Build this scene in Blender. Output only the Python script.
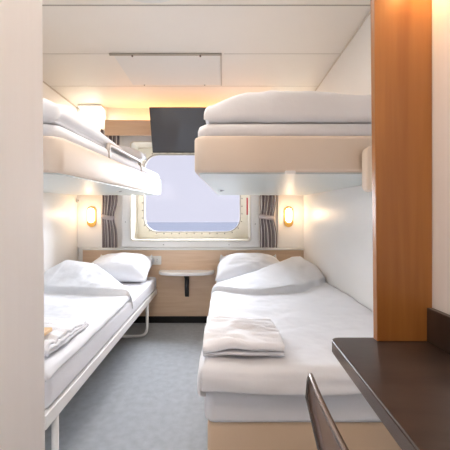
import bpy, bmesh, math, random
from mathutils import Vector, Matrix, noise
random.seed(4)
PI = math.pi
C = bpy.context.scene.collection
for o in list(bpy.data.objects): bpy.data.objects.remove(o)

def lin(r, g, b):
    f = lambda c: (c/255/12.92) if c/255 <= .04045 else ((c/255+.055)/1.055)**2.4
    return (f(r), f(g), f(b), 1)

# ------------------------------------------------------------------ camera, world, lights, exposure
# Back wall is the plane y = 0; the camera stands 3.1 m in front of it, eye 1 m above the carpet.
scene = bpy.context.scene
cam = bpy.data.cameras.new('camera'); co = bpy.data.objects.new('camera', cam); C.objects.link(co)
co.location = (0, -3.1, 1.0); co.rotation_euler = (PI/2, 0, 0)
cam.sensor_width = 36; cam.lens = 36*310/450; cam.clip_start = .02; cam.clip_end = 20000
cam.shift_x = 1/450; cam.shift_y = -3/450
scene.camera = co

scene.view_settings.view_transform = 'Standard'; scene.view_settings.look = 'None'
scene.view_settings.gamma = 1; scene.view_settings.use_curve_mapping = False
scene.view_settings.exposure = 0.28

w = bpy.data.worlds.new('sky'); scene.world = w; w.use_nodes = True
bg = w.node_tree.nodes['Background']; bg.inputs[0].default_value = (.655, .655, .765, 1); bg.inputs[1].default_value = 1.0

def light(name, kind, loc, energy, color, rot=(0, 0, 0), **kw):
    l = bpy.data.lights.new(name, kind); l.energy = energy; l.color = color
    for k, v in kw.items(): setattr(l, k, v)
    o = bpy.data.objects.new(name, l); C.objects.link(o); o.location = loc; o.rotation_euler = rot
    return o
# soft hazy daylight over the sea, coming in through the window
light('hazy_sun', 'SUN', (0, 5, 6), 31, (.88, .93, 1.0), rot=(math.radians(-68), 0, math.radians(-14)), angle=math.radians(80))
# unseen fill lights added above the frame: aisle, and a warm one by the entrance
light('aisle_fill_light', 'AREA', (-.36, -1.75, 2.095), 6.5, (1.0, .93, .86), size=.38, shape='DISK')
light('entrance_fill_light', 'AREA', (-.08, -3.1, 2.095), 6.5, (1.0, .78, .60), size=.25, shape='DISK')

# ------------------------------------------------------------------ materials
def mat(name, col, rough=.6, metal=0, var=0, scale=20, bump=0, bscale=200, sheen=0, coat=0, stretch=(1, 1, 1), spec=.5, coord='Object'):
    m = bpy.data.materials.new(name); m.use_nodes = True
    n = m.node_tree.nodes; L = m.node_tree.links; p = n['Principled BSDF']
    p.inputs['Base Color'].default_value = col; p.inputs['Roughness'].default_value = rough
    p.inputs['Metallic'].default_value = metal; p.inputs['Specular IOR Level'].default_value = spec
    p.inputs['Sheen Weight'].default_value = sheen; p.inputs['Coat Weight'].default_value = coat
    tc = n.new('ShaderNodeTexCoord'); mp = n.new('ShaderNodeMapping'); mp.inputs['Scale'].default_value = stretch
    L.new(tc.outputs[coord], mp.inputs[0])
    if var:
        t = n.new('ShaderNodeTexNoise'); t.inputs['Scale'].default_value = scale; t.inputs['Detail'].default_value = 5
        L.new(mp.outputs[0], t.inputs[0])
        r = n.new('ShaderNodeMapRange'); r.inputs[1].default_value = .3; r.inputs[2].default_value = .7
        r.inputs[3].default_value = 1-var; r.inputs[4].default_value = 1+var
        L.new(t.outputs[0], r.inputs[0])
        x = n.new('ShaderNodeVectorMath'); x.operation = 'SCALE'; x.inputs[0].default_value = col[:3]
        L.new(r.outputs[0], x.inputs['Scale']); L.new(x.outputs[0], p.inputs['Base Color'])
    if bump:
        t = n.new('ShaderNodeTexNoise'); t.inputs['Scale'].default_value = bscale; t.inputs['Detail'].default_value = 3
        L.new(mp.outputs[0], t.inputs[0])
        b = n.new('ShaderNodeBump'); b.inputs['Strength'].default_value = bump; b.inputs['Distance'].default_value = .01
        L.new(t.outputs[0], b.inputs['Height']); L.new(b.outputs[0], p.inputs['Normal'])
    return m

def wood(name, c1, c2, sc, rough=.4, axis='Z'):
    m = bpy.data.materials.new(name); m.use_nodes = True
    n = m.node_tree.nodes; L = m.node_tree.links; p = n['Principled BSDF']; p.inputs['Roughness'].default_value = rough
    tc = n.new('ShaderNodeTexCoord'); mp = n.new('ShaderNodeMapping'); mp.inputs['Scale'].default_value = sc
    t = n.new('ShaderNodeTexNoise'); t.inputs['Scale'].default_value = 1; t.inputs['Detail'].default_value = 8; t.inputs['Distortion'].default_value = .5
    r = n.new('ShaderNodeValToRGB'); r.color_ramp.elements[0].position = .3; r.color_ramp.elements[1].position = .7
    r.color_ramp.elements[0].color = c1; r.color_ramp.elements[1].color = c2
    L.new(tc.outputs['Object'], mp.inputs[0]); L.new(mp.outputs[0], t.inputs[0]); L.new(t.outputs[0], r.inputs[0]); L.new(r.outputs[0], p.inputs['Base Color'])
    b = n.new('ShaderNodeBump'); b.inputs['Strength'].default_value = .06; b.inputs['Distance'].default_value = .002
    L.new(t.outputs[0], b.inputs['Height']); L.new(b.outputs[0], p.inputs['Normal'])
    return m

def emit(name, col, s):
    m = bpy.data.materials.new(name); m.use_nodes = True
    p = m.node_tree.nodes['Principled BSDF']; p.inputs['Base Color'].default_value = (.8, .8, .8, 1)
    p.inputs['Emission Color'].default_value = col; p.inputs['Emission Strength'].default_value = s
    return m

M = {}
M['wall'] = mat('satin white wall panel', lin(246, 245, 242), .32, var=.012, scale=3)
M['ceiling'] = mat('satin cream ceiling panel', lin(250, 244, 236), .38, var=.01, scale=2)
M['entry'] = mat('grey white laminate', lin(250, 250, 252), .35, var=.02, scale=6, stretch=(8, 8, .6))
M['white'] = mat('white painted metal', lin(240, 239, 236), .35)
M['cream'] = mat('cream moulded surround', lin(240, 235, 220), .4)
M['seam'] = mat('panel joint grey', lin(180, 172, 162), .5)
M['seamlight'] = mat('pale panel joint', lin(214, 206, 196), .5)
M['alu'] = mat('brushed aluminium', lin(190, 188, 184), .3, metal=.9)
M['rail'] = mat('satin grey steel', lin(176, 166, 156), .4, metal=.3)
M['chrome'] = mat('chrome', lin(215, 215, 215), .15, metal=1)
M['darkmetal'] = mat('dark metal edge', lin(120, 108, 102), .25, metal=.8)
M['black'] = mat('black plastic', lin(24, 23, 24), .4)
M['carpet'] = mat('blue grey carpet', lin(174, 179, 184), .95, var=.10, scale=24, bump=.6, bscale=420, sheen=.2)
M['maple'] = wood('pale maple laminate', lin(220, 188, 156), lin(232, 204, 176), (3, 3, 30))
M['beech'] = wood('orange beech veneer', lin(146, 92, 42), lin(170, 114, 58), (26, 26, 1.6), .34)
M['wenge'] = wood('dark brown desk laminate', lin(50, 42, 39), lin(72, 60, 55), (7, 22, 7), .3)
M['linen'] = mat('white bed linen', lin(230, 231, 235), .85, bump=.12, bscale=30, sheen=.15)
M['terry'] = mat('white terry towel', lin(247, 248, 253), .95, bump=.3, bscale=260, sheen=.3)
M['mattress'] = mat('white mattress cover', lin(234, 234, 238), .85, bump=.1, bscale=60)
M['bunk'] = mat('off white bunk tray', lin(232, 216, 199), .45)
M['under'] = mat('pale grey green bunk underside', lin(218, 224, 220), .4)
M['shell'] = mat('brown grey plastic chair shell', lin(128, 104, 92), .3)
M['gold'] = mat('brass lamp plate', lin(222, 176, 96), .35, metal=.6)
M['peach'] = mat('peach board bed base', lin(228, 200, 170), .55)
M['red'] = mat('red plastic', lin(205, 30, 40), .4)
M['packet'] = mat('beige wrapper', lin(232, 196, 150), .5)
M['sea'] = mat('hazy sea', (.105, .110, .132, 1), .9, var=.03, scale=.02, spec=0)
M['lampglow'] = emit('lit diffuser', (1, .88, .68, 1), 6)
M['tubeglow'] = emit('lit lamp cover', (1, .95, .84, 1), 5)
M['coveglow'] = emit('warm strip', (1, .52, .22, 1), 8)
M['spotglow'] = emit('lit spot lens', (1, .62, .25, 1), 8)
M['screen'] = mat('dark television glass', lin(66, 68, 74), .16, coat=.5)
# curtain cloth: stripes follow the pleats of the cloth
m = bpy.data.materials.new('striped curtain cloth'); m.use_nodes = True; n = m.node_tree.nodes; L = m.node_tree.links
uv = n.new('ShaderNodeUVMap'); sx = n.new('ShaderNodeSeparateXYZ'); L.new(uv.outputs[0], sx.inputs[0])
mu = n.new('ShaderNodeMath'); mu.operation = 'MULTIPLY'; mu.inputs[1].default_value = 9.0; L.new(sx.outputs[0], mu.inputs[0])
fr = n.new('ShaderNodeMath'); fr.operation = 'FRACT'; L.new(mu.outputs[0], fr.inputs[0])
r = n.new('ShaderNodeValToRGB'); r.color_ramp.interpolation = 'CONSTANT'
cols = [(0, (118, 106, 108)), (.38, (206, 198, 194)), (.5, (92, 80, 86)), (.62, (150, 140, 140)), (.86, (222, 216, 212))]
for i, (p, c) in enumerate(cols):
    e = r.color_ramp.elements[i] if i < 2 else r.color_ramp.elements.new(p)
    e.position = p; e.color = lin(*c)
L.new(fr.outputs[0], r.inputs[0]); L.new(r.outputs[0], n['Principled BSDF'].inputs['Base Color']); n['Principled BSDF'].inputs['Roughness'].default_value = .8
M['curtain'] = m
# clear pane
m = bpy.data.materials.new('clear glass'); m.use_nodes = True; n = m.node_tree.nodes; L = m.node_tree.links
n.remove(n['Principled BSDF']); tr = n.new('ShaderNodeBsdfTransparent'); tr.inputs[0].default_value = (.97, .97, .985, 1)
gl = n.new('ShaderNodeBsdfGlossy'); gl.inputs['Roughness'].default_value = .02; mx = n.new('ShaderNodeMixShader'); mx.inputs[0].default_value = .01
L.new(tr.outputs[0], mx.inputs[1]); L.new(gl.outputs[0], mx.inputs[2]); L.new(mx.outputs[0], n['Material Output'].inputs[0])
M['glass'] = m

# ------------------------------------------------------------------ helpers
def obj(name, bm, m, parent=None, smooth=True, bevel=0, loc=None, kind=None):
    bmesh.ops.recalc_face_normals(bm, faces=bm.faces)
    me = bpy.data.meshes.new(name); bm.to_mesh(me); bm.free()
    me.materials.append(M[m])
    for p in me.polygons: p.use_smooth = smooth
    o = bpy.data.objects.new(name, me); C.objects.link(o)
    if bevel:
        b = o.modifiers.new('bevel', 'BEVEL'); b.width = bevel; b.segments = 3; b.limit_method = 'ANGLE'; b.angle_limit = .6
        wn = o.modifiers.new('wn', 'WEIGHTED_NORMAL'); wn.keep_sharp = True
    if parent:
        o.parent = parent
        root = parent
        off = Vector((0, 0, 0))
        while root: off += root.location; root = root.parent
        me.transform(Matrix.Translation(-off))
    elif loc:                                                     # origin at the thing's base
        me.transform(Matrix.Translation(-Vector(loc))); o.location = loc
    if kind: o['kind'] = kind
    return o

def tag(o, label, cat, group=None):
    o['label'] = label; o['category'] = cat
    if group: o['group'] = group
    return o

def thing(name, label, cat, loc, group=None):
    o = bpy.data.objects.new(name, None); C.objects.link(o); o.location = loc; o.empty_display_size = .05
    return tag(o, label, cat, group)

def box(bm, x0, x1, y0, y1, z0, z1):
    v = [bm.verts.new((x, y, z)) for x in (x0, x1) for y in (y0, y1) for z in (z0, z1)]
    for f in ((0, 1, 3, 2), (4, 6, 7, 5), (0, 4, 5, 1), (2, 3, 7, 6), (0, 2, 6, 4), (1, 5, 7, 3)):
        bm.faces.new([v[i] for i in f])
    return v
def B(*a):
    bm = bmesh.new(); box(bm, *a); return bm

def prism(pts, a0, a1, axis='z'):
    """outline extruded along an axis; pts are (x,y) for z, (x,z) for y, (y,z) for x"""
    bm = bmesh.new()
    def P(p, a): return {'z': (p[0], p[1], a), 'y': (p[0], a, p[1]), 'x': (a, p[0], p[1])}[axis]
    lo = [bm.verts.new(P(p, a0)) for p in pts]; hi = [bm.verts.new(P(p, a1)) for p in pts]
    bm.faces.new(lo); bm.faces.new(hi[::-1]); n = len(pts)
    for i in range(n): bm.faces.new((lo[i], lo[(i+1) % n], hi[(i+1) % n], hi[i]))
    return bm

def rrect(x0, x1, z0, z1, r, n=8):
    pts = []
    for cx, cz, a in ((x1-r, z1-r, 0), (x0+r, z1-r, 90), (x0+r, z0+r, 180), (x1-r, z0+r, 270)):
        for i in range(n+1):
            t = math.radians(a+90*i/n); pts.append((cx+r*math.cos(t), cz+r*math.sin(t)))
    return pts

def tube(path, r, n=10, cap=True, bm=None):
    bm = bm or bmesh.new(); path = [Vector(p) for p in path]; rings = []
    up = None
    for i, p in enumerate(path):
        d = (path[min(i+1, len(path)-1)]-path[max(i-1, 0)]).normalized()
        if up is None: up = Vector((0, 0, 1)) if abs(d.z) < .9 else Vector((1, 0, 0))
        s = d.cross(up).normalized(); up = s.cross(d).normalized()
        rings.append([bm.verts.new(p+r*(math.cos(2*PI*k/n)*s+math.sin(2*PI*k/n)*up)) for k in range(n)])
    for a, b in zip(rings, rings[1:]):
        for k in range(n): bm.faces.new((a[k], a[(k+1) % n], b[(k+1) % n], b[k]))
    if cap: bm.faces.new(rings[0]); bm.faces.new(rings[-1][::-1])
    return bm

def rounded(path, r, n=6):
    """polyline with its inner corners rounded"""
    P = [Vector(p) for p in path]; out = [P[0]]
    for i in range(1, len(P)-1):
        a = (P[i-1]-P[i]).normalized(); b = (P[i+1]-P[i]).normalized()
        A = P[i]+a*r; Bb = P[i]+b*r
        for k in range(n+1):
            t = k/n; out.append((1-t)**2*A+2*t*(1-t)*P[i]+t*t*Bb)
    out.append(P[-1]); return out

def grid(fn, nu, nv, uvs=False):
    bm = bmesh.new(); V = [[bm.verts.new(fn(i/nu, j/nv)) for j in range(nv+1)] for i in range(nu+1)]
    lay = bm.loops.layers.uv.new('UVMap') if uvs else None
    for i in range(nu):
        for j in range(nv):
            f = bm.faces.new((V[i][j], V[i+1][j], V[i+1][j+1], V[i][j+1]))
            if uvs:
                for l, (a, b) in zip(f.loops, ((i, j), (i+1, j), (i+1, j+1), (i, j+1))): l[lay].uv = (a/nu, b/nv)
    return bm

def solid(o, t, offset=-1, sub=0):
    s = o.modifiers.new('solid', 'SOLIDIFY'); s.thickness = t; s.offset = offset
    if sub:
        q = o.modifiers.new('sub', 'SUBSURF'); q.levels = sub; q.render_levels = sub
    return o

def fbm(x, y, z=0):
    return noise.noise(Vector((x, y, z)))+.5*noise.noise(Vector((2*x+7, 2*y, z)))+.25*noise.noise(Vector((4*x, 4*y+3, z)))

def sm(a, b, x):
    t = max(0, min(1, (x-a)/(b-a))); return t*t*(3-2*t)
def interp(x, pts):
    if x <= pts[0][0]: return pts[0][1]
    for (a, p), (b, q) in zip(pts, pts[1:]):
        if x <= b:
            t = (x-a)/(b-a); return p+(q-p)*(t*t*(3-2*t))
    return pts[-1][1]

def lerp(x, pts):
    if x <= pts[0][0]: return pts[0][1]
    for (a, p), (b, q) in zip(pts, pts[1:]):
        if x <= b: return p+(q-p)*(x-a)/(b-a)
    return pts[-1][1]

D0 = 3.1                                         # distance camera - back wall
CZ = 2.14                                        # ceiling height
XL, XR = -1.46, .79

# ------------------------------------------------------------------ setting
bm = B(XL-.1, XR+.1, -4.3, .26, -.05, 0); obj('floor', bm, 'carpet', kind='structure', smooth=False)
bm = B(XL-.1, XR+.1, -4.3, .26, CZ, CZ+.05); obj('ceiling', bm, 'ceiling', kind='structure', smooth=False)
obj('wall_left', B(XL-.1, XL, -2.48, .26, 0, CZ), 'wall', kind='structure', smooth=False)
obj('wall_right', B(XR, XR+.1, -4.3, .26, 0, CZ), 'wall', kind='structure', smooth=False)
# back wall with the window niche cut out
WX0, WX1, WZ0, WZ1 = -.93, .265, .81, 1.80
bm = bmesh.new()
box(bm, XL, WX0, 0, .24, 0, CZ); box(bm, WX1, XR, 0, .24, 0, CZ); box(bm, WX0, WX1, 0, .24, 0, WZ0); box(bm, WX0, WX1, 0, .24, WZ1, CZ)
obj('wall_back', bm, 'wall', kind='structure', smooth=False)
obj('wall_entrance_left', prism([(-.520, 0), (-.353, 0), (-.366, CZ), (-.520, CZ)], -4.3, -2.483, 'y'), 'entry', kind='structure', smooth=False)
obj('wall_bathroom', B(XL-.1, -.521, -2.55, -2.483, 0, CZ), 'entry', kind='structure', smooth=False)
obj('wall_entrance_right', B(.489, .60, -4.3, -2.352, 0, CZ), 'entry', kind='structure', smooth=False)
obj('wall_front', B(-.52, .6, -4.36, -4.301, 0, CZ), 'entry', kind='structure', smooth=False)
# joints between the ceiling panels
k = 0
for y in (-1.47, -1.0, -.5):
    k += 1
    if y == -1.0:
        bm = bmesh.new(); box(bm, XL, -.78, y-.002, y+.002, CZ-.0015, CZ); box(bm, .0, XR, y-.002, y+.002, CZ-.0015, CZ)
    else: bm = B(XL, XR, y-.004 if k == 1 else y-.002, y+.004 if k == 1 else y+.002, CZ-.0015, CZ)
    obj('trim_%d' % k, bm, 'seam' if k == 1 else 'seamlight', kind='structure', smooth=False)
obj('trim_4', B(XR-.004, XR, -2.3, -.005, CZ-.014, CZ-.002), 'seamlight', kind='structure', smooth=False)
obj('trim_5', B(XL, XL+.004, -2.4, -.005, CZ-.014, CZ-.002), 'seamlight', kind='structure', smooth=False)
obj('baseboard_back', B(-1.40, XR, -.032, 0, 0, .066), 'black', kind='structure', smooth=False, bevel=.003)
obj('baseboard_left', B(XL, XL+.012, -2.48, -.035, 0, .066), 'black', kind='structure', smooth=False)
# side panels of the back wall, slightly proud of the window bay
obj('trim_6', B(XL, -1.175, -.02, 0, .745, CZ), 'wall', kind='structure', smooth=False, bevel=.004)
obj('trim_7', B(.535, XR, -.02, 0, .745, CZ), 'wall', kind='structure', smooth=False, bevel=.004)
# capping ledge over the wooden headboard
obj('trim_8', B(-1.40, XR, -.045, 0, .722, .742), 'white', kind='structure', smooth=False, bevel=.004)

# window: surround, niche lining, bolted frame, pane
win = bpy.data.objects.new('window_1', None); C.objects.link(win); win.location = (-.33, 0, .8); win['kind'] = 'structure'
def ring(outer, inner, a0, a1):
    bm = bmesh.new(); n = len(outer); Vv = []
    for pts, a in ((outer, a0), (inner, a0), (inner, a1), (outer, a1)): Vv.append([bm.verts.new((p[0], a, p[1])) for p in pts])
    for q in range(4):
        A, Bq = Vv[q], Vv[(q+1) % 4]
        for i in range(n): bm.faces.new((A[i], A[(i+1) % n], Bq[(i+1) % n], Bq[i]))
    return bm
obj('surround', ring(rrect(WX0-.085, WX1+.085, WZ0-.065, WZ1+.07, .012, 4), rrect(WX0, WX1, WZ0, WZ1, .03, 4), -.028, 0), 'white', win, smooth=False, bevel=.006)
GX0, GX1, GZ0, GZ1 = -.845, .172, .895, 1.715
obj('niche_lining', ring(rrect(WX0+.001, WX1-.001, WZ0+.001, WZ1-.001, .03, 8), rrect(WX0+.014, WX1-.014, WZ0+.014, WZ1-.014, .03, 8), -.035, .205), 'cream', win, smooth=False, bevel=.003)
obj('frame', ring(rrect(WX0+.012, WX1-.012, WZ0+.012, WZ1-.012, .03, 8), rrect(GX0, GX1, GZ0, GZ1, .15, 8), .185, .235), 'cream', win, smooth=False, bevel=.004)
obj('gasket', ring(rrect(GX0-.006, GX1+.006, GZ0-.006, GZ1+.006, .155, 8), rrect(GX0+.006, GX1-.006, GZ0+.006, GZ1-.006, .145, 8), .180, .20), 'seam', win, smooth=False)
# bolts round the frame
path = rrect(GX0-.018, GX1+.018, GZ0-.018, GZ1+.018, .165, 8)
per = []; 
for a, b in zip(path, path[1:]+path[:1]): per.append(math.dist(a, b))
tot = sum(per); nb = 44; bolt0 = None
for q in range(nb):
    s = tot*q/nb; i = 0
    while s > per[i]: s -= per[i]; i += 1
    a, b = path[i], path[(i+1) % len(path)]; t = s/per[i]
    px, pz = a[0]+(b[0]-a[0])*t, a[1]+(b[1]-a[1])*t
    if bolt0 is None:
        bolt0 = obj('bolt', tube([(0, -.006, 0), (0, .004, 0)], .0055, 8), 'darkmetal'); bolt0.parent = win; bb = bolt0
    else: bb = bolt0.copy(); C.objects.link(bb)
    bb.location = (px-win.location.x, .183, pz-win.location.z)
obj('pane', prism(rrect(GX0, GX1, GZ0, GZ1, .15, 8), .222, .228, 'y'), 'glass', win, smooth=False)
for x, z in ((-.60, .775), (.05, .775), (.31, .98), (.31, 1.4), (-.975, 1.0)):
    obj('screw', tube([(x, -.031, z), (x, -.026, z)], .004, 8), 'darkmetal', win)
obj('sea', B(-6000, 6000, 3, 9000, -9.2, -9), 'sea', smooth=False, kind='structure')

# wooden headboard panel along the back wall
hb = tag(obj('headboard', B(-1.40, XR-.002, -.03, -.001, .067, .721), 'maple', smooth=False, bevel=.002, loc=(-.3, -.015, .067)),
    'pale maple panel along the lower back wall behind both pillows', 'headboard')

# pelmet over the window and its hidden warm strip
pel = thing('pelmet', 'pale wood pelmet board above the window, beside the television', 'pelmet', (-.33, -.02, 1.83))
obj('board', B(-1.14, .50, -.14, -.115, 1.83, 1.975), 'maple', pel, smooth=False, bevel=.003)
obj('top_shelf', B(-1.14, .50, -.115, -.001, 1.95, 1.97), 'maple', pel, smooth=False)
obj('light_strip', B(-1.10, .46, -.075, -.045, 1.971, 1.983), 'coveglow', pel, smooth=False)

# ceiling hatch
ha = thing('ceiling_hatch', 'white rectangular access hatch with metal lip in the ceiling', 'hatch', (-.39, -.77, CZ))
obj('panel', B(-.75, -.028, -.995, -.545, CZ-.010, CZ-.001), 'white', ha, smooth=False, bevel=.002)
obj('lip', B(-.775, -.015, -1.012, -.998, CZ-.014, CZ-.001), 'seam', ha, smooth=False, bevel=.002)
obj('side_trim', B(-.026, -.016, -.997, -.54, CZ-.014, CZ-.001), 'seamlight', ha, smooth=False)
for x, y in ((-.62, -1.005), (-.16, -1.005), (-.66, -.53), (-.16, -.53)):
    obj('screw', tube([(x, y, CZ-.023 if y < -1 else CZ-.006), (x, y, CZ-.001)], .006, 8), 'darkmetal', ha)

# corner lamps by the back wall; the right one is unseen, added for its light
def corner_lamp(x, label):
    t = thing('ceiling_lamp', label, 'lamp', (x, -.075, CZ), 'ceiling lamps by the back wall')
    obj('housing', B(x-.115, x+.115, -.105, -.025, CZ-.020, CZ-.001), 'white', t, smooth=False, bevel=.004)
    obj('diffuser', B(x-.105, x+.105, -.098, -.032, CZ-.027, CZ-.0205), 'tubeglow', t, smooth=False, bevel=.002)
    l = light('lamp_light', 'AREA', (x, -.065, CZ-.030), 1.5, (1, .84, .62), size=.06, shape='SQUARE'); 
corner_lamp(-1.30, 'small lit ceiling lamp over the left upper bunk')
corner_lamp(.62, 'unseen small ceiling lamp added for light over the head of the right upper bunk')

# round lamp bodies out of frame, made up for the added aisle and entrance fills
for x, y, r, lb in ((-.36, -1.75, .2, 'unseen round ceiling lamp added to brighten the aisle between the bunks'), (-.08, -3.1, .13, 'unseen round ceiling lamp added for warm light from the entrance')):
    tag(obj('ceiling_lamp', tube([(x, y, CZ-.04), (x, y, CZ-.001)], r+.01, 28), 'white', smooth=False, loc=(x, y, CZ-.001)), lb, 'lamp')

# television
tv = thing('television', 'dark flat television tilted downwards under the ceiling in front of the window', 'television', (-.35, -.3, 1.62))
def tvbox(u0, u1, w0, w1, d0, d1, name, m, parent, bev=.003):
    bm = B(u0, u1, d0, d1, w0, w1)
    R = Matrix.Translation((-.36, -.255, 1.635)) @ Matrix.Rotation(math.radians(20), 4, 'X')
    bmesh.ops.transform(bm, matrix=R, verts=bm.verts)
    return obj(name, bm, m, parent, smooth=False, bevel=bev)
tvbox(-.295, .33, 0, .392, 0, .035, 'casing', 'black', tv)
tvbox(-.288, .323, .012, .385, -.0025, -.0003, 'screen', 'screen', tv, 0)
tvbox(-.06, .06, .14, .26, .036, .06, 'mounting_plate', 'black', tv)
obj('bracket_arm', tube([(-.36, -.27, 1.84), (-.36, -.170, 1.90)], .014), 'alu', tv)
obj('wall_plate', B(-.42, -.30, -.168, -.1415, 1.85, 1.95), 'alu', tv, smooth=False)

# curtains
def curtain(xc, wt, wb, out, label):
    t = thing('curtain', label, 'curtain', (xc, -.07, .75), 'striped curtains tied back beside the window')
    z0, z1, zt = .752, 1.90, 1.045
    def cx(z):
        return xc+out*.0
    def fn(u, v):
        z = z0+(z1-z0)*v
        pin = math.exp(-((z-zt)/.10)**2)
        wd = (wb if z < zt else wt+(.05)*sm(zt, z1, z))*(1-.14*pin)
        x = xc+(u-.5)*wd+out*.018*pin
        a = .022*(1-.5*pin)
        y = -.078+a*math.sin(u*2*PI*6.5+.6*math.sin(z*5))+.006*fbm(u*6, z*3)
        return (x+.006*math.cos(u*2*PI*6.5), y, z)
    o = obj('cloth', grid(fn, 104, 46, True), 'curtain', t); solid(o, .003, 0)
    pts = [(xc+out*.018+(wb*.80/2+.004)*math.cos(a), -.078+.034*math.sin(a), zt+.012*math.cos(a)*out) for a in [2*PI*i/24 for i in range(25)]]
    bm = bmesh.new(); lo = [bm.verts.new((p[0], p[1], p[2]-.022)) for p in pts[:-1]]; hi = [bm.verts.new((p[0], p[1], p[2]+.022)) for p in pts[:-1]]
    for i in range(24): bm.faces.new((lo[i], lo[(i+1) % 24], hi[(i+1) % 24], hi[i]))
    b = obj('tieback', bm, 'tie', t); solid(b, .003, 0); b['label'] = 'grey fabric tieback'
M['tie'] = mat('grey tieback cloth', lin(186, 176, 176), .8)
curtain(-1.115, .15, .150, -1, 'grey striped curtain tied back at the left of the window')
curtain(.435, .16, .170, -1, 'grey striped curtain tied back at the right of the window')
obj_rail = tag(obj('curtain_rail', B(-1.13, .50, -.084, -.066, 1.905, 1.925), 'alu', smooth=False, loc=(-.33, -.075, 1.905)), 'metal curtain rail hidden behind the wood pelmet', 'rail')

# reading lamps
def reading_lamp(x, label):
    t = thing('reading_lamp', label, 'lamp', (x, -.02, 1.05), 'oval reading lamps')
    obj('back_plate', prism(rrect(x-.045, x+.045, .95, 1.155, .0449, 10), -.032, -.0205, 'y'), 'gold', t, smooth=False, bevel=.003)
    obj('diffuser', prism(rrect(x-.029, x+.029, .995, 1.137, .0289, 10), -.052, -.0322, 'y'), 'lampglow', t, smooth=False, bevel=.006)
    light('reading_lamp_light', 'POINT', (x, -.11, 1.08), .9, (1, .62, .32), shadow_soft_size=.04)
reading_lamp(-1.312, 'lit oval brass reading lamp above the left lower bed')
reading_lamp(.640, 'lit oval brass reading lamp above the right lower bed')

# small fittings on the wall
so = thing('wall_socket', 'white double wall socket on the maple panel beside the left pillow', 'socket', (-.70, -.03, .62))
obj('plate', prism(rrect(-.775, -.62, .578, .665, .008, 3), -.041, -.0305, 'y'), 'white', so, smooth=False, bevel=.002)
for x in (-.735, -.66):
    ou = obj('outlet', ring(rrect(x-.028, x+.028, .594, .650, .0279, 6), rrect(x-.020, x+.020, .602, .642, .0199, 6), -.044, -.0412), 'white', so, smooth=False)
    for dz in (-.008, .008): obj('pin_hole', tube([(x, -.0425, .622+dz), (x, -.0412, .622+dz)], .003, 8), 'black', ou)
tag(obj('pull_tag', prism([(.222, 1.07), (.236, 1.07), (.236, 1.24), (.222, 1.24)], -.042, -.036, 'y'), 'red', smooth=False, loc=(.229, -.036, 1.07)), 'small red tag hanging at the right edge of the window niche', 'tag')
tag(obj('wall_hook', tube(rounded([(-1.445, -.021, 1.21), (-1.445, -.05, 1.21), (-1.445, -.05, 1.19)], .01), .006), 'alu', loc=(-1.445, -.021, 1.2)), 'small metal hook in the left corner of the back wall', 'hook')

# fold-down half-oval table
tb = thing('side_table', 'white half-oval shelf table on a black bracket between the beds', 'table', (-.36, -.03, .26))
pts = [(-.365+.27*math.cos(a), -.031-.20*abs(math.sin(a))**.62) for a in [PI*i/32 for i in range(33)]]
obj('tabletop', prism(pts, .497, .528), 'white', tb, smooth=False, bevel=.008)
obj('bracket', prism([(-.031, .265), (-.045, .262), (-.06, .28), (-.066, .44), (-.15, .485), (-.15, .496), (-.031, .496)], -.385, -.345, 'x'), 'black', tb, smooth=False, bevel=.006)

# ------------------------------------------------------------------ pillows, duvets, towels
def pillow(name, label, loc, w, d, h, tilt, yaw, seed, grp='pillows at the heads of the beds'):
    N = 40
    bm = bmesh.new(); vs = {}
    for side in (1, -1):
        for i in range(N+1):
            for j in range(N+1):
                u = -1+2*i/N; v = -1+2*j/N
                edge = i in (0, N) or j in (0, N)
                if edge and side == -1: vs[(side, i, j)] = vs[(1, i, j)]; continue
                th = ((1-abs(u)**2.6)*(1-abs(v)**2.6))
                t = h/2*max(th, 0)**.5*(1.0 if side == 1 else .75)
                px = w/2*u*(1-.07*(1-v*v))*(1-.13*sm(0, 1, v)); py = d/2*v*(1-.09*(1-u*u))
                t += -.045*abs(u)**4*sm(-.2, 1, v)
                t += .010*fbm(u*2.2+seed, v*2.2, side)*th+.006*th*math.sin(9*u*v+4*u+seed)
                vs[(side, i, j)] = bm.verts.new((px, py, side*t))
        for i in range(N):
            for j in range(N):
                q = [vs[(side, i, j)], vs[(side, i+1, j)], vs[(side, i+1, j+1)], vs[(side, i, j+1)]]
                bm.faces.new(q if side == 1 else q[::-1])
    o = obj(name, bm, 'linen')
    o.matrix_world = Matrix.Translation(loc) @ Matrix.Rotation(yaw, 4, 'Z') @ Matrix.Rotation(tilt, 4, 'X')
    return tag(o, label, 'pillow', grp)

def drape(s, r, hang):
    """s < 0 runs over the edge: returns (horizontal, drop)"""
    if s >= 0: return s, 0
    a = -s; q = r*PI/2
    if a < q: t = a/r; return -r*math.sin(t), r*(1-math.cos(t))
    return -r-.004*math.sin((a-q)*40), r+(a-q)

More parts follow.
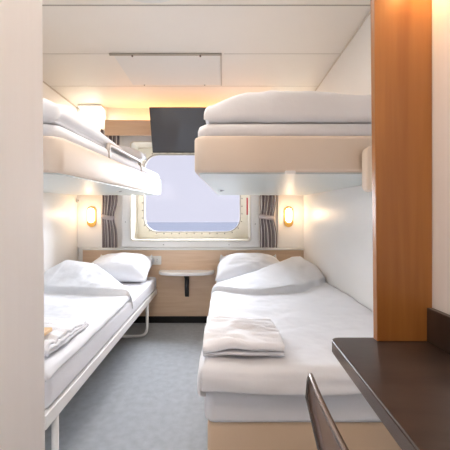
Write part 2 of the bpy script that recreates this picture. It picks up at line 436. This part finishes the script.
def duvet(name, label, x0, x1, y0, yhead, ztop, left_hang, right_hang, foot_hang, seed, r=.045, thick=.03, nu=110, nv=190, rot=0, grp='duvets on the lower beds', loc=None):
    """x0..x1 the flat top, y0 the foot edge, yhead(x) the head edge, ztop(x,y) height"""
    W = x1-x0
    def fn(u, v):
        s = -left_hang+(W+left_hang+right_hang)*u
        if s <= W/2: hx, dx = drape(s, r, left_hang); x = x0+hx
        else: hx, dx = drape(W-s, r, right_hang); x = x1-hx
        xc = min(max(x, x0-r), x1+r)
        yh = yhead(xc)
        t = -foot_hang+(yh-y0+foot_hang)*v
        hy, dy = drape(t, r, foot_hang); y = y0+hy
        drop = max((dx**4+dy**4)**(1/4), 0)
        if dx > 0 and dy > 0:                        # rounded corner instead of a dog-ear
            k = min(dx, dy)/.10; x += (.038*k)*(1 if s < W/2 else -1); y += .038*k
        z = ztop(x, y)-drop
        wv = .5+.5*noise.noise(Vector((x*1.3+seed, y*1.3, 0)))
        wr = .006*fbm(x*7+seed, y*7)+.014*wv*abs(noise.noise(Vector((x*4+y*3+seed, y*5-x*2, 2))))
        fl = 1 if drop < .02 else .4
        z += wr*fl*(1 if v < .97 else .3)
        if dx > .02 or dy > .02:
            ww = .006*noise.noise(Vector((x*8+seed, y*8, z*9)))
            if dy > .02: y -= .007*noise.noise(Vector((x*2.5+seed, drop*26, 5)))
            x += ww*(-1 if s < W/2 else 1)*(1 if dx > .02 else 0); y -= abs(ww)*(1 if dy > .02 else 0)
        return (x, y, z)
    o = obj(name, grid(fn, nu, nv), 'linen', loc=loc)
    solid(o, thick, -1)
    return tag(o, label, 'duvet', grp)

def folded(name, label, xa, xb, ya, yb, z, layers, th, seed, m='terry', cat='towel', grp='folded towels on the lower beds', taper=0):
    """one cloth folded to and fro: the section (y,z) runs layer over layer with round folds"""
    prof = []
    gap = th*1.3
    for l in range(layers):
        zz = z+th/2+l*gap; n = 30
        ys = [ya+(yb-ya)*i/n for i in range(n+1)]
        if l % 2: ys = ys[::-1]
        prof += [(y, zz) for y in ys]
        if l < layers-1:
            ye = yb if l % 2 == 0 else ya; sg = 1 if l % 2 == 0 else -1
            for i in range(1, 6):
                a = -PI/2+PI*i/6; prof.append((ye+sg*gap/2*math.cos(a), zz+gap/2+gap/2*math.sin(a)))
    n = len(prof)-1
    def fn(u, v):
        y, zz = prof[round(v*n)]
        x = xa+(xb-xa)*u
        lift = (zz-z)/(layers*gap)
        xx = x+.010*fbm(y*9+seed, lift*3)*u+taper*u*(y-ya)
        zz = zz+lift*(.007*fbm(x*7+seed, y*7)+.024*abs(noise.noise(Vector((x*5+seed, y*30+x*9, 1))))+.016*noise.noise(Vector((x*9, y*40+seed, 3))))-lift*.014*sm(yb-.12, yb, y)
        zz -= lift*.012*(u**6)
        return (xx, y+.008*noise.noise(Vector((x*5, seed, 0))), zz)
    o = obj(name, grid(fn, 60, n), m, loc=((xa+xb)/2, (ya+yb)/2, z)); solid(o, th*.9, 0)
    return tag(o, label, cat, grp)

# ------------------------------------------------------------------ left lower bed
def lb(p):                                       # the bed stands a little askew: its foot nearer the aisle
    return p
LROT = math.radians(1.6)
lbd = thing('bed', 'left lower bed, white steel frame on bent tube legs along the left wall', 'bed', (-.66, -.03, 0), 'lower beds')
def rotL(o):
    """turn an already placed mesh about the head corner of the left bed"""
    R = Matrix.Translation((-.66, -.03, 0)) @ Matrix.Rotation(LROT, 4, 'Z') @ Matrix.Translation((.66, .03, 0))
    o.matrix_basis = R @ o.matrix_basis
Y0, Y1 = -2.04, -.035
obj('mattress', (lambda bm: bm)(prism(rrect(-1.40, -.662, Y0, Y1, .04, 5), .345, .462)), 'mattress', lbd, bevel=.022)
obj('side_rail', B(-.685, -.66, Y0-.01, Y1, .292, .342), 'white', lbd, smooth=False, bevel=.004)
obj('side_rail', B(-1.40, -1.38, Y0-.01, Y1, .292, .342), 'white', lbd, smooth=False, bevel=.004)
obj('foot_rail', B(-1.379, -.686, Y0-.01, Y0+.015, .292, .342), 'white', lbd, smooth=False, bevel=.004)
obj('slat_base', B(-1.379, -.686, Y0+.016, Y1, .318, .340), 'white', lbd, smooth=False)
for y in (-1.96, -.42):
    obj('leg', tube(rounded([(-.675, y, .30), (-.675, y, .014), (-1.39, y, .014), (-1.39, y, .30)], .075), .0125), 'white', lbd)
lbd.rotation_euler = (0, 0, LROT)

ridge = [(-1.44, -.70), (-1.30, -.50), (-1.05, -.54), (-.85, -.76), (-.66, -1.0)]
ridz = [(-1.44, .60), (-1.31, .690), (-1.12, .665), (-.9, .60), (-.66, .53)]
def ztL(x, y):
    yr = lerp(x, ridge)-.02; zr = lerp(x, ridz); yl = interp(x, [(-1.44, -.86), (-1.1, -.93), (-.86, -1.0), (-.66, -1.04)])
    base = .506+.012*math.sin(x*5+y*2)
    if y < yl: return base+.016*sm(yl-.05, yl, y)*0+.0
    t = min(1, (y-yl)/max(yr-yl, .03))
    if y <= yr: return base+.034*sm(0, .10, t)+(zr-base-.034)*t
    return zr-.10*sm(yr, yr+.12, y)-.05*sm(yr+.02, yr+.1, y)
dl = duvet('duvet', 'white duvet folded back towards the pillow on the left lower bed', -1.385, -.690, -2.02, lambda x: lerp(x, ridge)+.05, ztL, .05, .055, .05, 3.3, r=.035, thick=.03, loc=(-1.05, -1.2, .47))
rotL(dl)
pl = pillow('pillow', 'white pillow at the head of the left lower bed', (-.965, -.235, .578), .62, .42, .20, math.radians(24), math.radians(-3), 1.2)
folded('towel', 'white folded towel on the foot of the left lower bed', -1.15, -.640, -1.97, -1.65, .512, 3, .013, 5.1)
tag(obj('soap_packet', prism(rrect(-.745, -.675, -1.95, -1.875, .008, 3), .5695, .585), 'packet', smooth=False, bevel=.004, loc=(-.71, -1.91, .572)), 'small beige packet lying on the left folded towel', 'packet')

# ------------------------------------------------------------------ right lower bed
rb = thing('bed', 'right lower bed on a closed peach base along the right wall', 'bed', (.36, -1.04, 0), 'lower beds')
obj('base', B(-.058, .785, -2.02, -.04, .0, .30), 'peach', rb, smooth=False, bevel=.012)
obj('mattress', prism(rrect(-.07, .786, -2.035, -.035, .04, 5), .302, .470), 'mattress', rb, bevel=.022)
ridR = [(-.12, -.80), (.25, -.60), (.60, -.36), (.68, -.32), (.79, -.50)]
rizR = [(-.12, .530), (.25, .605), (.60, .693), (.68, .695), (.79, .62)]
def ztR(x, y):
    yr = lerp(x, ridR)-.02; zr = lerp(x, rizR); yl = interp(x, [(-.12, -.87), (.27, -1.06), (.47, -1.02), (.70, -.80), (.79, -.72)])
    base = .515+.010*math.sin(x*6+1+y*2)+.03*sm(.6, .79, x)*sm(-1.7, -1.0, y)
    if y < yl: return base
    t = min(1, (y-yl)/max(yr-yl, .03))
    if y <= yr: return base+.034*sm(0, .08, t)+(zr-base-.034)*t-.012*math.sin(PI*t)*(1+noise.noise(Vector((x*6, 2, 3))))
    return zr-.12*sm(yr, yr+.08, y)
duvet('duvet', 'white duvet with one corner turned up on the right lower bed', -.045, .782, -2.03, lambda x: lerp(x, ridR)+.05, ztR, .13, 0, .105, 8.7, r=.045, thick=.03, loc=(.36, -1.2, .48))
pillow('pillow', 'white pillow at the head of the right lower bed', (.245, -.235, .580), .66, .42, .20, math.radians(24), math.radians(2), 4.7)
folded('towel', 'white folded towel on the foot of the right lower bed', -.075, .212, -2.005, -1.69, .526, 3, .0135, 2.4)

# ------------------------------------------------------------------ upper bunks
def bz(y):                                       # bunks hang slightly lower at the foot
    return 1.192+(y+1.9)*.0385
def bunk(side):
    if side > 0:
        ox = lambda y: -.12+(y+1.9)*.030; wx = XR-.004
        t = thing('bunk_bed', 'right upper bunk hanging from the wall, foot end facing the entrance', 'bunk', (.35, -1.0, 1.22), 'upper bunks')
    else:
        ox = lambda y: -.642+(y+1.9)*.025; wx = XL+.004
        t = thing('bunk_bed', 'left upper bunk with small safety rail, partly hidden by entrance wall', 'bunk', (-1.0, -1.0, 1.22), 'upper bunks')
    s = 1 if side > 0 else -1
    ya, yb = -1.90, -.125
    def outline(ins, r, n=6):
        """footprint, counter-clockwise seen from above for the right bunk"""
        pts = []
        for (yy, a0) in ((ya, 0), (yb, 1)):
            for i in range(n+1):
                th = PI/2*i/n
                if a0 == 0: px, py = r*(1-math.sin(th)), r*(1-math.cos(th)); y = ya+ins+py; x = ox(y)+s*(ins+px)
                else: px, py = r*(1-math.cos(th)), r*(1-math.sin(th)); y = yb-ins-py; x = ox(y)+s*(ins+px)
                pts.append((x, y))
        pts.append((wx-s*ins*.2, yb-ins)); pts.append((wx-s*ins*.2, ya+ins))
        return pts
    def loft(sections, name, m, bev=0):
        bm = bmesh.new(); R = []
        for ins, h in sections: R.append([bm.verts.new((x, y, bz(y)+h)) for x, y in outline(ins, .05 if ins < .06 else .04)])
        n = len(R[0])
        for a, b in zip(R, R[1:]):
            for i in range(n): bm.faces.new((a[i], a[(i+1) % n], b[(i+1) % n], b[i]))
        bm.faces.new(R[0][::-1]); bm.faces.new(R[-1])
        return obj(name, bm, m, t, bevel=0)
    tray = loft([(.012, .002), (.004, .004), (0, .012), (0, .132), (.003, .140), (.010, .144), (.02, .144)], 'tray', 'bunk')
    for p in tray.data.polygons: p.use_smooth = abs(p.normal.z) < .3
    u = loft([(.016, -.004), (.016, .0015)], 'underside', 'under')
    for p in u.data.polygons: p.use_smooth = False
    mt = loft([(.012, .145), (.012, .170), (.018, .188), (.03, .197), (.05, .201)], 'mattress', 'mattress')
    x = -.02 if s > 0 else -.77; y = -.87 if s > 0 else -.80
    zb = bz(y)
    obj('rivet', tube([(x, y, zb-.007), (x, y, zb-.0045)], .022, 16), 'chrome', t)
    obj('latch', tube([(x, y, zb-.010), (x, y, zb-.0075)], .010, 12), 'black', t)
    return t
rbk = bunk(1)
obj('catch', prism(rrect(.235, .275, 1.185, 1.197, .004, 3), -1.912, -1.901, 'y'), 'white', rbk, smooth=False)
obj('bracket', prism(rrect(.530, .578, 1.115, 1.285, .022, 6), -1.945, -1.904, 'y'), 'bunk', rbk, smooth=False, bevel=.006)
obj('hinge', B(.56, .59, -1.905, -1.86, 1.20, 1.225), 'alu', rbk, smooth=False)
lbk = bunk(-1)
gr = obj('guard_rail', tube(rounded([(-.648, -1.37, 1.32), (-.648, -1.37, 1.435), (-.632, -.76, 1.455), (-.632, -.76, 1.35)], .03), .0135), 'rail', lbk); gr['label'] = 'bare metal guard rail'

# duvet folded over the foot half of each bunk
def bunk_duvet(side):
    s = 1 if side > 0 else -1
    N, Mv = 96, 80
    xo, xi, ya, yb = (-.050, .775, -1.875, -1.15) if side > 0 else (-.685, -1.44, -1.875, -.90)
    # section of the folded slab: out along the bottom, round the soft outer fold, back over the top
    def sec(u, H):
        Wd = abs(xi-xo)
        if u < .3: return Wd*(1-u/.3), 0
        if u < .5:                                   # rounded double fold, slightly pinched in the middle
            t = (u-.3)/.2; a = PI*t
            return -.030*math.sin(a)**.8+.012*math.exp(-((t-.30)/.10)**2), H*.60*(1-math.cos(a))/2
        t = (u-.5)/.5
        return Wd*t, H*(.60+.42*math.sin(PI/2*min(1, t/.26))-.02*t)
    R = []
    bm = bmesh.new()
    for j in range(Mv+1):
        v = j/Mv; row = []
        end = 1
        if v < .05: end = math.sin(PI/2*v/.05)**.5
        if v > .9: end = math.cos(PI/2*(v-.9)/.1)**.5 if v < 1 else 0
        H = (.128 if side > 0 else .142)*(.25+.75*end)*(1-(.20 if side > 0 else .38)*sm(.25, 1, v))
        y = ya+(yb-ya)*v
        for i in range(N):
            q, h = sec(i/N, H)
            x = xo+s*q
            if i/N > .42: h += (.10*H*fbm(x*3+2*side, y*3)+.004*fbm(x*12, y*12))*min(1, (i/N-.42)/.15)*(.3+.7*end)
            row.append(bm.verts.new((x, y-.010*noise.noise(Vector((x*7, 1, h*20))), bz(y)+.2025+max(h, 0))))
        R.append(row)
    for a, b in zip(R, R[1:]):
        for i in range(N): bm.faces.new((a[i], a[(i+1) % N], b[(i+1) % N], b[i]))
    bm.faces.new(R[0]); bm.faces.new(R[-1][::-1])
    o = obj('duvet', bm, 'linen', loc=((xo+xi)/2, (ya+yb)/2, bz((ya+yb)/2)+.2025))
    return tag(o, 'white duvet folded thick on the %s upper bunk' % ('right' if s > 0 else 'left'), 'duvet', 'duvets on the upper bunks')
bunk_duvet(1); bunk_duvet(-1)
pillow('pillow', 'white pillow on the head of the left upper bunk', (-.96, -.44, 1.56), .60, .42, .18, math.radians(14), math.radians(4), 7.9)

# ------------------------------------------------------------------ desk corner
tag(obj('wood_panel', prism([(.3585, .7205), (.4875, .7205), (.4865, CZ-.001), (.3455, CZ-.001)], -2.375, -2.355, 'y'), 'beech', smooth=False, bevel=.002, loc=(.43, -2.365, .7205)),
    'tall orange beech panel standing at the far end of the dark desk', 'panel')
obj('wall_closet', B(.489, XR, -2.351, -2.331, 0, CZ), 'entry', kind='structure', smooth=False)
dk = thing('desk', 'dark brown wall desk with rounded corner and upstand at right', 'desk', (.38, -2.8, .2))
def arc(cx, cy, r, a0, a1, n=6): return [(cx+r*math.cos(math.radians(a0+(a1-a0)*i/n)), cy+r*math.sin(math.radians(a0+(a1-a0)*i/n))) for i in range(n+1)]
pts = arc(.279, -2.371, .024, 180, 90)+[(.488, -2.347), (.488, -3.45), (.205, -3.45)]
dtop = obj('top', prism(pts, .692, .72), 'wenge', dk, smooth=False, bevel=.002)
e = [(.2645, -2.376), (.2045, -3.45)]
bm = prism([(.2565, -2.380), (.2535, -2.380), (.2022, -3.44), (.2052, -3.44)], .694, .7175)
eb = obj('edge_band', bm, 'darkmetal', dtop, smooth=False); eb['label'] = 'greyish edge band'
obj('upstand', B(.473, .488, -3.45, -2.376, .7205, .80), 'wenge', dk, smooth=False, bevel=.002)
for y in (-2.55, -3.2):
    obj('support', prism([(.488, .45), (.488, .691), (.30, .691), (.47, .45)], y-.012, y+.012, 'y'), 'alu', dk, smooth=False)

# spotlight over the desk
sp = thing('wall_spotlight', 'small brass wall spotlight above the desk', 'lamp', (.487, -2.42, 1.62))
obj('arm', tube(rounded([(.488, -2.42, 1.66), (.44, -2.42, 1.66), (.44, -2.42, 1.645)], .01), .006), 'gold', sp)
obj('shade', tube([(.44, -2.42, 1.60), (.44, -2.42, 1.645)], .022, 18), 'gold', sp)
obj('bulb', tube([(.44, -2.42, 1.597), (.44, -2.42, 1.5995)], .018, 16), 'spotglow', sp)
light('spotlight_light', 'SPOT', (.44, -2.42, 1.59), 1.5, (1, .55, .20), rot=(math.radians(12), 0, 0), spot_size=math.radians(140), spot_blend=.9, shadow_soft_size=.02)

# chair pushed up to the desk
ch = thing('chair', 'brown grey shell chair with metal rim, its back towards the bed foot', 'chair', (.30, -2.85, 0))
def backf(u, v):
    y = -3.005+.32*u; c = (2*u-1)
    zt = .806-.040*max(0, (abs(c)-.85)/.15)**2
    z = .46+(zt-.46)*v
    x = .156-.053*v**1.5+.012*(1-v)**2+.009*c*c*v
    return (x, y+(-.03*c*(1-v)**1.5), z)
o = obj('backrest', grid(backf, 30, 20), 'shell', ch); solid(o, .003, 0)
rim = [Vector(backf(0, i/16)) for i in range(17)]+[Vector(backf(i/30, 1)) for i in range(1, 30)]+[Vector(backf(1, 1-i/16)) for i in range(17)]
obj('rim', tube(rim, .0032, 8), 'darkmetal', ch)
def seatf(u, v):
    return (.165+.30*u, -2.99+.29*v, .455-.018*math.sin(PI*v)-.01*math.sin(PI*u)+.0)
o = obj('seat', grid(seatf, 20, 20), 'shell', ch); solid(o, .010, 0)
for x, y in ((.18, -2.97), (.18, -2.72), (.445, -2.97), (.445, -2.72)):
    obj('leg', tube([(x, y, .445), (x+(.0 if x > .3 else -.02), y+(.02 if y > -2.8 else -.02), .001)], .010), 'chrome', ch)
obj('stretcher', tube([(.18, -2.97, .438), (.445, -2.97, .438), (.445, -2.72, .438), (.18, -2.72, .438), (.18, -2.97, .438)], .008), 'chrome', ch)
